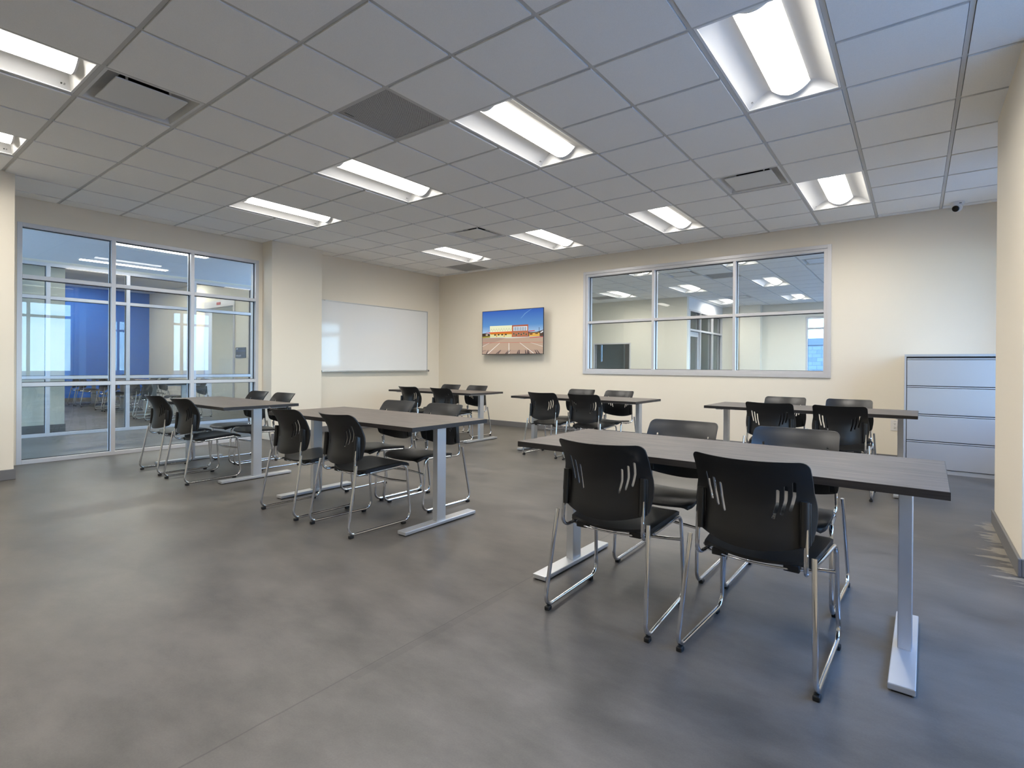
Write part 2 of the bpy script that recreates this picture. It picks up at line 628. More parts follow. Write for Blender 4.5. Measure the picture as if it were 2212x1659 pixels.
def storefront(name, axis, face, depth, us, zs, fw, outer_frame=True, open_cells=(), casing=0.0, door_cell=None):
    """aluminium glazing; us / zs: member centre lines (first and last are the jambs / head and sill, given by outer edge).
    axis 'x': plane x = face, members run from face to face+depth (signed); u along y."""
    root = struct(empty(name))
    a, b = min(face, face + depth), max(face, face + depth)
    gm = (a + b) / 2
    h = fw / 2

    def B(bm, u0, u1, z0, z1, d0=a, d1=b, bev=0.002):
        if axis == 'x':
            box(bm, d0, d1, u0, u1, z0, z1, bev)
        else:
            box(bm, u0, u1, d0, d1, z0, z1, bev)
    U0, U1, Z0, Z1 = us[0], us[-1], zs[0], zs[-1]
    bm = bmesh.new()
    B(bm, U0, U0 + fw, Z0, Z1)
    B(bm, U1 - fw, U1, Z0, Z1)
    B(bm, U0 + fw, U1 - fw, Z1 - fw, Z1)
    B(bm, U0 + fw, U1 - fw, Z0, Z0 + fw)
    if casing:                       # flat casing leg lapping the wall face on the room side
        s = 1 if depth < 0 else -1
        f0, f1 = sorted((face, face + s * 0.012))
        for q in ((U0 - casing, U0, Z0 - casing, Z1 + casing), (U1, U1 + casing, Z0 - casing, Z1 + casing), (U0, U1, Z1, Z1 + casing), (U0, U1, Z0 - casing, Z0)):
            if axis == 'x':
                box(bm, f0, f1, q[0], q[1], max(0, q[2]), q[3], 0.001)
            else:
                box(bm, q[0], q[1], f0, f1, max(0, q[2]), q[3], 0.001)
    link('frame', bm, MT['alu'], root)
    for u in us[1:-1]:
        bm = bmesh.new(); B(bm, u - h, u + h, Z0 + fw, Z1 - fw)
        link('mullion', bm, MT['alu'], root)
    cols = [U0 + fw] + sum([[u - h, u + h] for u in us[1:-1]], []) + [U1 - fw]
    rows = [Z0 + fw] + sum([[z - h, z + h] for z in zs[1:-1]], []) + [Z1 - fw]
    for z in zs[1:-1]:
        bm = bmesh.new()
        for k in range(0, len(cols), 2):
            B(bm, cols[k], cols[k + 1], z - h, z + h)
        link('rail', bm, MT['alu'], root)
    gb = bmesh.new()
    for k in range(0, len(cols), 2):
        for q in range(0, len(rows), 2):
            c0, c1, r0, r1 = cols[k], cols[k + 1], rows[q], rows[q + 1]
            if (k // 2, q // 2) in open_cells:
                continue
            bm = bmesh.new(); B(bm, c0, c1, r0, r1, gm - 0.003, gm + 0.003, 0)
            link('pane', bm, MT['glass'], root)
            for s_ in (-1, 1):       # dark glazing gasket round each pane
                g0, g1 = sorted((gm + s_ * 0.003, gm + s_ * 0.010))
                t_ = 0.006
                B(gb, c0, c0 + t_, r0, r1, g0, g1, 0); B(gb, c1 - t_, c1, r0, r1, g0, g1, 0)
                B(gb, c0 + t_, c1 - t_, r1 - t_, r1, g0, g1, 0); B(gb, c0 + t_, c1 - t_, r0, r0 + t_, g0, g1, 0)
    link('gasket', gb, MT['gasket'], root)
    return root


# ------------------------------------------------------------------ room shell
T = 0.6096
HC = 3.013
XL, YB, XR, YS = -4.55, 6.845, 4.52, -4.0
YB2 = 6.985                       # far face of the wall between the two rooms
struct(link('floor', boxes((-4.69, 4.66, -4.14, 16.20, -0.12, 0.0)), MT['floor']))
struct(link('floor_hallway', boxes((-16.5, -4.69, -3.14, 5.6, -0.12, 0.0), (-14.1, -7.42, 5.6, 7.74, -0.12, 0.0), (-7.1, -4.69, 12.83, 16.20, -0.12, 0.0)), MT['floor']))
struct(link('added_bounce_slab', boxes((-7.4, -4.69, 5.6, 12.8, -0.14, -0.01), (-7.4, -4.69, -16.0, -3.14, -0.14, -0.01)), MT['added_bounce_slab']))  # unseen pale slabs, added to bounce sky light up to the hallway ceiling
struct(link('ground', boxes((-60, 90, -60, 90, -0.35, -0.14)), MT['ground']))
struct(link('roof_slab', boxes((-4.75, 4.9, -4.3, 16.4, 3.75, 3.95), (-16.7, -4.75, -3.3, 5.75, 3.75, 3.95), (-14.2, -7.4, 5.75, 7.9, 3.75, 3.95), (-7.2, -4.75, 12.75, 16.4, 3.75, 3.95)), MT['roof']))

HWIN = (-1.03, 2.523, 1.068, 2.703)
struct(link('wall_back', wall_with_holes('y', YB, 0.14, -4.69, XR, 0, 3.75, [HWIN]), MT['wall']))
LWIN = (0.305, 2.955, 0.0, 2.683)
struct(link('wall_left', wall_with_holes('x', XL, -0.14, YS, YB, 0, 3.75, [LWIN]), MT['wall']))
struct(link('wall_left_column', boxes((XL, -4.268, 3.055, 3.90, 0, 3.2), bev=0.004), MT['wall']))
struct(link('wall_left_pier', boxes((XL, -3.62, -3.2, 0.092, 0, 3.2), bev=0.004), MT['wall']))
struct(link('wall_right_pier', boxes((3.913, XR, 2.985, 4.255, 0, 3.3), bev=0.004), MT['wall']))
RW = [(0.43, 2.90, 0.69, 2.68), (5.14, 6.24, 0.69, 2.68)]
struct(link('wall_right', wall_with_holes('x', XR, 0.16, YS, YB2, 0, 3.75, RW), MT['wall']))
struct(link('wall_front', boxes((XL, XR, YS - 0.14, YS, 0, 3.75)), MT['wall']))


def ceiling(name, x0, x1, y0, y1, skip, fixmid):
    """lay-in ceiling: recessed tees and tegular tiles as one mesh; skip: cells taken by fixtures"""
    bm = bmesh.new()
    zt = HC
    i0, i1 = math.floor(x0 / T), math.ceil(x1 / T)
    j0, j1 = math.floor(y0 / T), math.ceil(y1 / T)
    hw = 0.012
    for i in range(i0, i1 + 1):
        x = i * T
        if x0 + 0.03 < x < x1 - 0.03:
            box(bm, x - hw, x + hw, y0, y1, zt, zt + 0.03, mi=1)
    for j in range(j0, j1 + 1):
        y = j * T
        if not y0 + 0.03 < y < y1 - 0.03:
            continue
        for i in range(i0, i1):
            if (i, j) in fixmid:                 # no cross tee under the middle of a 2 x 4 fixture
                continue
            xa, xb = max(i * T + hw, x0), min((i + 1) * T - hw, x1)
            if xb > xa:
                box(bm, xa, xb, y - hw, y + hw, zt + 0.0004, zt + 0.03, mi=1)
    for (xa, xb, ya, yb) in ((x0, x0 + 0.022, y0, y1), (x1 - 0.022, x1, y0, y1), (x0, x1, y0, y0 + 0.022), (x0, x1, y1 - 0.022, y1)):
        box(bm, xa, xb, ya, yb, zt - 0.0006, zt + 0.02, mi=1)
    gp = 0.0155
    for i in range(i0, i1):
        for j in range(j0, j1):
            if (i, j) in skip:
                continue
            xa, xb = max(i * T + gp, x0 + 0.022), min((i + 1) * T - gp, x1 - 0.022)
            ya, yb = max(j * T + gp, y0 + 0.022), min((j + 1) * T - gp, y1 - 0.022)
            if xb - xa < 0.02 or yb - ya < 0.02:
                continue
            box(bm, xa, xb, ya, yb, zt - 0.0075, zt + 0.018)
    o = link(name, bm, [MT['tile'], MT['tee']])
    return struct(o)


FIX_MAIN = [(i, j) for j in (-2, 3, 8) for i in (-5, -2, 1, 4)]
DIF_MAIN = [(-2, 0), (3, 7), (-3, 7)]
GRI_MAIN = [(0, 2), (-6, 10)]
skip = {(i, j + k) for i, j in FIX_MAIN for k in (0, 1)} | set(DIF_MAIN) | set(GRI_MAIN)
ceiling('ceiling', XL, XR, YS, YB, skip, {(i, j + 1) for i, j in FIX_MAIN})
FIX_BACK = [(4, 13), (4, 18), (4, 23), (-5, 18), (-2, 13), (-2, 18), (-2, 23), (1, 13), (1, 18), (1, 23)]
DIF_BACK = [(-1, 15), (3, 15), (-1, 22), (-6, 17)]
GRI_BACK = [(0, 16), (-6, 19)]
skipb = {(i, j + k) for i, j in FIX_BACK for k in (0, 1)} | set(DIF_BACK) | set(GRI_BACK)
ceiling('ceiling_beyond', -4.69, XR, YB2, 16.05, skipb, {(i, j + 1) for i, j in FIX_BACK})

# baseboards
BH = 0.102
def baseboard(name, x0, x1, y0, y1):
    struct(link(name, boxes((x0, x1, y0, y1, 0, BH), bev=0.004), MT['base']))
baseboard('baseboard_back', XL, XR, YB - 0.012, YB)
baseboard('baseboard_left', XL, XL + 0.012, 3.90, YB - 0.012)
baseboard('baseboard_left_column', -4.268, -4.256, 3.055, 3.912)
baseboard('baseboard_left_pier', -3.62, -3.606, -3.2, 0.104)
baseboard('baseboard_left_return', XL + 0.02, -3.62, 0.092, 0.104)
baseboard('baseboard_right_pier', 3.897, 3.913, 2.969, 4.27)
baseboard('baseboard_right_return', 3.913, XR, 2.969, 2.985)
baseboard('baseboard_front', XL, XR, YS, YS + 0.012)

# glazed partition and wall window
storefront('window_1', 'x', XL + 0.004, -0.12, [0.262, 1.16, 2.069, 2.998], [0.0, 0.900, 2.122, 2.728], 0.046)
storefront('window_2', 'y', YB - 0.004, 0.15, [-1.03, 0.163, 1.375, 2.523], [1.068, 1.892, 2.703], 0.040, casing=0.046)
# exterior windows
storefront('window_3', 'x', XR + 0.03, 0.10, [0.43, 2.02, 2.90], [0.69, 2.30, 2.68], 0.055)
storefront('window_4', 'x', XR + 0.03, 0.10, [5.14, 5.42, 6.24], [0.69, 2.30, 2.68], 0.055)

# ------------------------------------------------------------------ room beyond the wall window
struct(link('wall_beyond_left', wall_with_holes('y', 12.83, 0.14, -4.69, -1.37, 0, 3.75, [(-4.11, -2.99, 0.75, 1.79)]), MT['wall2']))
struct(link('wall_beyond_return', wall_with_holes('x', -1.37, -0.14, 12.97, 16.05, 0, 3.75, [(13.03, 16.02, 0.0, 2.70)]), MT['white']))
struct(link('wall_beyond_back', wall_with_holes('y', 16.05, 0.16, -4.69, 4.68, 0, 3.75, [(0.93, 2.60, 0.10, 2.60)]), MT['wall2']))
struct(link('wall_beyond_column', boxes((-0.79, -0.22, 15.80, 16.05, 0, 3.2), bev=0.004), MT['wall2']))
struct(link('wall_beyond_right', wall_with_holes('x', XR, 0.16, YB2, 16.21, 0, 3.75, [(8.0, 15.0, 0.80, 2.68)]), MT['wall2']))
struct(link('wall_beyond_side', boxes((-4.69, -4.55, YB2, 12.97, 0, 3.75)), MT['wall2']))
storefront('window_5', 'y', 12.81, 0.15, [-4.14, -2.96], [0.72, 1.82], 0.035)
storefront('window_6', 'x', -1.36, -0.14, [13.03, 13.94, 15.06, 16.02], [0.0, 2.15, 2.70], 0.05)
storefront('window_7', 'y', 16.08, 0.10, [0.93, 1.76, 2.60], [0.10, 2.27, 2.60], 0.05)
storefront('window_8', 'x', XR + 0.03, 0.10, [8.0, 9.75, 11.5, 13.25, 15.0], [0.80, 2.30, 2.68], 0.055)
struct(link('wall_office', wall_with_holes('y', 16.05, 0.16, -7.1, -4.69, 0, 3.75, [(-5.62, -5.54, 1.30, 2.40)]), MT['teal']))
struct(link('wall_office_lining', boxes((-4.69, -1.52, 15.99, 16.045, 0, 3.75), (-7.1, -7.0, 12.97, 16.05, 0, 3.75), (-7.1, -4.69, 12.83, 12.97, 0, 3.75)), MT['teal']))
struct(link('ceiling_office', boxes((-7.0, -1.52, 12.97, 15.99, 3.0, 3.1)), MT['teal']))
storefront('window_10', 'y', 16.08, 0.10, [-5.62, -5.54], [1.30, 2.40], 0.015)
struct(link('trim_1', boxes((-3.78, -3.66, 14.2, 14.26, 0, 3.0), (-3.40, -3.28, 14.2, 14.26, 0, 3.0), bev=0.003), MT['sign']))
r = struct(empty('door_1'))          # aluminium door leaf in the first bay of that glazing
link('leaf', boxes((-1.45, -1.41, 13.10, 13.16, 0.02, 2.11), (-1.45, -1.41, 13.83, 13.90, 0.02, 2.11), (-1.45, -1.41, 13.16, 13.83, 1.98, 2.11), (-1.45, -1.41, 13.16, 13.83, 0.02, 0.28), bev=0.002), MT['alu'], r)
bm = bmesh.new(); tube(bm, [(-1.39, 13.80, 0.85), (-1.36, 13.80, 0.85), (-1.36, 13.80, 1.15), (-1.39, 13.80, 1.15)], 0.008, 8)
link('door_handle', bm, MT['chrome'], r)

# ------------------------------------------------------------------ hallway and blue room beyond the glazed partition
struct(link('ceiling_hallway', boxes((-7.3, -4.69, -2.6, 5.6, 2.74, 2.9)), MT['white']))
struct(link('wall_hallway', wall_with_holes('x', -7.3, -0.12, -2.6, 5.6, 0, 3.75, [(-0.03, 4.29, 0.0, 2.70)]), MT['wall2']))
storefront('window_9', 'x', -7.29, -0.11, [-0.03, 1.085, 2.138, 3.19, 4.29], [0.0, 0.915, 2.16, 2.70], 0.05)
struct(link('wall_blue', boxes((-16.5, -16.35, -3.0, 5.56, 0, 3.75)), MT['blue']))
struct(link('wall_blue_room_side', wall_with_holes('y', 5.42, 0.14, -16.35, -7.42, 0, 3.75, [(-12.22, -10.56, 0.0, 2.80)]), MT['wall2']))
struct(link('wall_blue_room_pier', boxes((-8.2, -7.62, -3.0, 1.36, 0, 3.4)), MT['wall2']))
struct(link('wall_blue_room_front', boxes((-16.35, -7.42, -3.14, -3.0, 0, 3.75)), MT['wall2']))
struct(link('ceiling_blue_room', boxes((-16.35, -7.42, -3.0, 5.42, 3.39, 3.5)), MT['tile']))
struct(link('wall_store_room', boxes((-14.0, -7.42, 7.6, 7.74, 0, 3.75), (-14.1, -14.0, 5.56, 7.74, 0, 3.75)), MT['wall2']))
struct(link('ceiling_store_room', boxes((-14.0, -7.42, 5.56, 7.6, 3.0, 3.1)), MT['white']))
struct(link('baseboard_blue_wall', boxes((-16.35, -16.335, -3.0, 5.42, 0, BH)), MT['base']))
struct(link('baseboard_blue_room_pier', boxes((-7.62, -7.608, -3.0, 1.372, 0, 0.15), (-8.2, -7.62, 1.36, 1.372, 0, 0.15)), MT['base']))
r = struct(empty('door_2'))
link('frame', boxes((-12.28, -12.20, 5.40, 5.58, 0, 2.84), (-10.58, -10.50, 5.40, 5.58, 0, 2.84), (-12.20, -10.58, 5.40, 5.58, 2.66, 2.84), bev=0.002), MT['alu'], r)
link('header_label', boxes((-11.50, -11.28, 5.392, 5.40, 2.72, 2.79)), MT['red'], r)

# sign beside that opening
t = empty('room_sign', (-10.17, 5.418, 1.30))
tag(t, 'small dark square room sign with white lettering on the pale wall beside the double doorway', 'sign')
link('sign_plate', boxes((-0.26, 0.26, -0.02, 0, 0, 0.265), bev=0.003), MT['sign'], t)
link('sign_stripe', boxes((-0.26, 0.26, -0.0215, -0.0195, 0.165, 0.185)), MT['signblue'], t)


def lettering(txt, size, x, y, z, parent, name='lettering', mat=None, rot=(PI / 2, 0, 0)):
    c = bpy.data.curves.new(name, 'FONT')
    c.body = txt
    c.size = size
    c.extrude = 0.0006
    c.materials.append(mat or MT['signtext'])
    tmp = bpy.data.objects.new(name, c)
    COL.objects.link(tmp)
    me = bpy.data.meshes.new_from_object(tmp.evaluated_get(bpy.context.evaluated_depsgraph_get()))
    bpy.data.objects.remove(tmp, do_unlink=True)
    o = bpy.data.objects.new(name, me)
    COL.objects.link(o)
    o.parent = parent
    o.location = (x, y, z)
    o.rotation_euler = rot
    return o


lettering('109', 0.062, -0.225, -0.0215, 0.205, t)
lettering('FIRE/GATE', 0.058, -0.225, -0.0215, 0.032, t)

t = empty('electrical_panel', (-11.75, 7.595, 0))
tag(t, 'grey metal electrical panel on the wall seen through the double doorway', 'electrical panel')
link('panel_box', boxes((-0.36, 0.36, -0.10, 0, 0.95, 1.98), bev=0.004), MT['panel'], t)
link('panel_door', boxes((-0.31, 0.31, -0.112, -0.1005, 1.0, 1.93), bev=0.003), MT['panel'], t)
wl = link('warning_label', boxes((-0.25, -0.07, -0.116, -0.1125, 1.70, 1.75)), MT['label'], t)
link('label_band', boxes((-0.25, -0.07, -0.116, -0.1125, 1.755, 1.785)), MT['red'], wl)
link('label_top', boxes((-0.25, -0.07, -0.116, -0.1125, 1.79, 1.84)), MT['tvb'], wl)

# ------------------------------------------------------------------ outside
t = empty('block_building', (2.0, 30.0, -0.14))
tag(t, 'low pale block building outside, seen through the far window of the next room', 'building')
link('block_wall', boxes((-9, 9, 0, 6, 0, 2.45)), MT['block'], t)
link('coping', boxes((-9.05, 9.05, -0.06, 6.05, 2.45, 2.80), bev=0.01), MT['cladding'], t)

# ------------------------------------------------------------------ ceiling lights, diffusers, grilles
def make_troffer():
    root = empty('ceiling_light')
    hx, hy = T / 2 - 0.013, T - 0.013
    zf = 0.001
    bm = bmesh.new()
    fl = 0.016
    for q in ((-hx, -hx + fl, -hy, hy), (hx - fl, hx, -hy, hy), (-hx + fl, hx - fl, -hy, -hy + fl), (-hx + fl, hx - fl, hy - fl, hy)):
        box(bm, *q, zf, zf + 0.012, 0.001)
    link('frame', bm, MT['fix'], root)
    link('housing', boxes((-hx, -hx + 0.003, -hy, hy, 0.013, 0.12), (hx - 0.003, hx, -hy, hy, 0.013, 0.12), (-hx, hx, -hy, -hy + 0.003, 0.013, 0.12),
                          (-hx, hx, hy - 0.003, hy, 0.013, 0.12), (-hx, hx, -hy, hy, 0.12, 0.125)), MT['fix'], root)
    lx, ly, lz = 0.118, hy - 0.070, 0.076
    ix, iy = hx - fl, hy - fl
    for s in (-1, 1):
        prof = []
        for k in range(11):
            f = k / 10
            x = ix + (lx - ix) * f
            z = zf + 0.006 + (lz + 0.012 - zf - 0.006) * math.sin(f * PI / 2)
            y = iy + (ly - iy) * (1 - (1 - f) ** 1.0)
            prof.append((x, y, z))
        bm = bmesh.new()
        grid_shell(bm, lambda u, v: (s * prof[round(u * 10)][0], (v * 2 - 1) * prof[round(u * 10)][1], prof[round(u * 10)][2]),
                   lambda u, v: (s * prof[round(u * 10)][0], (v * 2 - 1) * prof[round(u * 10)][1], prof[round(u * 10)][2] + 0.002), 10, 1)
        link('reflector', bm, MT['fix'], root, smooth=40)
    for s in (-1, 1):
        bm = bmesh.new()
        n = 10
        base = [bm.verts.new((p * ix, s * iy, zf + 0.006)) for p in (-1, 1)]
        arc = []
        for k in range(n + 1):
            f = k / n
            x = ix + (lx - ix) * f
            arc.append((x, iy + (ly - iy) * f, zf + 0.006 + (lz + 0.012 - zf - 0.006) * math.sin(f * PI / 2)))
        top = [bm.verts.new((-x, s * y, z)) for x, y, z in arc[1:]] + [bm.verts.new((x, s * y, z)) for x, y, z in arc[1:][::-1]]
        bm.faces.new([base[0]] + top + [base[1]])
        bmesh.ops.triangulate(bm, faces=bm.faces)
        link('end_plate', bm, MT['fix'], root)
    bm = bmesh.new()
    n = 14
    arc = [(lx * (2 * k / n - 1), lz - 0.060 * (1 - (2 * k / n - 1) ** 2)) for k in range(n + 1)]
    rings = [[bm.verts.new((x, y, z)) for x, z in arc] for y in (-ly, ly)]
    for k in range(n):
        bm.faces.new((rings[0][k], rings[0][k + 1], rings[1][k + 1], rings[1][k]))
    link('lens', bm, MT['lens'], root, smooth=60)
    for s in (-1, 1):
        bm = bmesh.new()
        o_ = [(x * 1.01, z - 0.0005) for x, z in arc]
        for y0, y1 in ((s * ly, s * (ly + 0.012)),):
            ra = [bm.verts.new((x, y0, z)) for x, z in o_]
            rb = [bm.verts.new((x, y1, z)) for x, z in o_]
            for k in range(n):
                bm.faces.new((ra[k], ra[k + 1], rb[k + 1], rb[k]))
            bm.faces.new(ra[::-1])
            bm.faces.new(rb)
        link('lens_cap', bm, MT['cap'], root, smooth=40)
    # tiny printed maker's mark near one corner of a reflector
    bm = bmesh.new()
    zz = zf + 0.012
    def onrefl(d, y):
        f = d
        return (-(ix + (lx - ix) * f), y, zf + 0.006 + (lz + 0.012 - zf - 0.006) * math.sin(f * PI / 2) - 0.0012)
    for y0, y1, f0, f1 in ((iy - 0.062, iy - 0.052, 0.16, 0.22), (iy - 0.044, iy - 0.041, 0.15, 0.23), (iy - 0.038, iy - 0.036, 0.15, 0.23)):
        bm.faces.new([bm.verts.new(onrefl(*q)) for q in ((f0, y0), (f1, y0), (f1, y1), (f0, y1))])
    link('printed_mark', bm, MT['mark'], root)
    return root


COLN = {-5: 'first from the glass partition', -2: 'second from the glass partition', 1: 'second from the beige pier', 4: 'first from the beige pier'}
ROWN = {-2: 'over the open floor', 3: 'in the middle row', 8: 'in the row before the wall window'}
tro = make_troffer()
first = True
for (i, j) in FIX_MAIN:
    lab = 'recessed light %s, %s' % (ROWN[j], COLN[i])
    loc = ((i + 0.5) * T, (j + 1) * T, HC)
    if first:
        tro.location = loc
        tag(tro, lab, 'ceiling light', 'recessed ceiling lights of the classroom')
        first = False
    else:
        dup(tro, loc, 0, lab, 'recessed ceiling lights of the classroom')
CN2 = {-5: 'above its small window', -2: 'beside its glazed doors', 1: 'before its bright window', 4: 'beside its outer wall'}
RN2 = {13: 'first row', 18: 'second row', 23: 'last row'}
for (i, j) in FIX_BACK:
    dup(tro, ((i + 0.5) * T, (j + 1) * T, HC), 0, 'light in the next room, %s, %s' % (RN2[j], CN2[i]), 'recessed ceiling lights of the next room')


def make_diffuser():
    root = empty('air_diffuser')
    h = T / 2 - 0.013
    bm = bmesh.new()
    fl = 0.02
    for q in ((-h, -h + fl, -h, h), (h - fl, h, -h, h), (-h + fl, h - fl, -h, -h + fl), (-h + fl, h - fl, h - fl, h)):
        box(bm, *q, -0.001, 0.01, 0.001)
    link('frame', bm, MT['diff'], root)
    bm = bmesh.new()
    rings = []
    n = 9
    for k in range(n + 1):
        f = k / n
        w_ = (h - fl) + (0.155 - h + fl) * (1 - math.cos(f * PI / 2)) ** 0.8
        z = 0.0 + 0.085 * math.sin(f * PI / 2)
        rings.append([bm.verts.new((a * w_, b * w_, z)) for a, b in ((-1, -1), (1, -1), (1, 1), (-1, 1))])
    for a, b in zip(rings, rings[1:]):
        for k in range(4):
            bm.faces.new((a[k], a[(k + 1) % 4], b[(k + 1) % 4], b[k]))
    link('recessed_pan', bm, MT['diff'], root, smooth=30)
    bm = bmesh.new()
    lathe(bm, [(0.0, 0.16), (0.15, 0.16), (0.155, 0.085), (0.25, 0.085), (0.25, 0.088), (0.16, 0.17), (0, 0.17)], 28)
    link('duct_neck', bm, MT['plenum'], root)
    link('plaque', boxes((-0.215, 0.215, -0.215, 0.215, -0.004, 0.006), bev=0.004), MT['diff'], root)
    bm = bmesh.new()
    for a in (-0.13, 0.13):
        for b in (-0.13, 0.13):
            box(bm, a - 0.006, a + 0.006, b - 0.006, b + 0.006, 0.006, 0.09)
    link('hanger', bm, MT['diff'], root)
    return root


def make_grille():
    root = empty('return_grille')
    h = T / 2 - 0.013
    bm = bmesh.new()
    fl = 0.012
    for q in ((-h, -h + fl, -h, h), (h - fl, h, -h, h), (-h + fl, h - fl, -h, -h + fl), (-h + fl, h - fl, h - fl, h)):
        box(bm, *q, 0.0, 0.012, 0.001)
    link('frame', bm, MT['tee'], root)
    pp = link('perforated_panel', boxes((-h + fl, h - fl, -h + fl, h - fl, 0.006, 0.008)), MT['perf'], root)
    link('printed_mark', boxes((-h + 0.05, -h + 0.058, -h + 0.05, -h + 0.13, 0.0045, 0.0058)), MT['mark'], root)
    return root


dif = make_diffuser()
gri = make_grille()
dl = ['white square air diffuser over the open floor, between two lights beside the glass partition',
      'white square air diffuser among the tiles above the wall window, toward the pier',
      'white square air diffuser above the television, between two lit fixtures',
      'air diffuser in the next room beside its dark return grille',
      'blue-lit air diffuser at the upper corner of the next room ceiling',
      'small air diffuser far back in the next room, before its column',
      'air diffuser in the next room cut off by the window frame, over the small window']
gl_ = ['dark perforated return grille in the middle of the ceiling tiles', 'dark return grille tucked beside the light in the corner above the television',
       'dark return grille in the next room beside an air diffuser', 'dark return grille in the next room over its small window']
for n, (i, j) in enumerate(DIF_MAIN + DIF_BACK):
    loc = ((i + 0.5) * T, (j + 0.5) * T, HC)
    if n == 0:
        dif.location = loc
        tag(dif, dl[0], 'air vent', 'square plaque diffusers')
    else:
        dup(dif, loc, 0, dl[n], 'square plaque diffusers')
for n, (i, j) in enumerate(GRI_MAIN + GRI_BACK):
    loc = ((i + 0.5) * T, (j + 0.5) * T, HC)
    if n == 0:
        gri.location = loc
        tag(gri, gl_[0], 'air vent', 'perforated return grilles')
    else:
        dup(gri, loc, 0, gl_[n], 'perforated return grilles')


def make_strip(ly, lm):
    root = empty('strip_light')
    link('housing', boxes((-0.06, 0.06, -ly, ly, 0.0, 0.05), bev=0.002), MT['fix'], root)
    link('lens', boxes((-0.05, 0.05, -ly + 0.01, ly - 0.01, -0.006, 0.0), bev=0.002), MT[lm], root)
    return root


st = make_strip(0.6, 'strip')
st2 = make_strip(0.6, 'strip2')
strips = [((-5.02, 1.86, 2.738), 'slim lit strip light on the hallway ceiling, close to the glass partition'),
          ((-6.76, 1.94, 2.738), 'slim lit strip light on the hallway ceiling, close to the inner glazing'),
          ((-5.02, 4.3, 2.738), 'slim hallway strip light further along, close to the glass partition'),
          ((-5.02, -1.7, 2.738), 'slim hallway strip light behind the beige pier'),
          ((-12.6, 2.9, 3.388), 'slim lit strip light in the blue room, over its middle table'),
          ((-12.6, 4.5, 3.388), 'slim lit strip light in the blue room, by the double doorway'),
          ((-9.6, 3.4, 3.388), 'slim lit strip light in the blue room, just behind the inner glazing'),
          ((-15.2, 3.4, 3.388), 'slim lit strip light in the blue room, close to the blue wall'),
          ((-9.6, 0.4, 3.388), 'slim strip light in the blue room behind its pier'),
          ((-11.4, 6.5, 2.998), 'slim lit strip light in the small room behind the double doorway')]
for n, (loc, lab) in enumerate(strips):
    if n == 0:
        st.location = loc
        tag(st, lab, 'ceiling light', 'slim strip lights')
    else:
        dup(st2 if n > 4 else st, loc, PI / 2 if n == 9 else 0, lab, 'slim strip lights') if n != 4 else tag(st2, lab, 'ceiling light', 'slim strip lights')
    if n == 4:
        st2.location = loc

# ------------------------------------------------------------------ chairs
GRP_CH = 'black sled-base chairs'


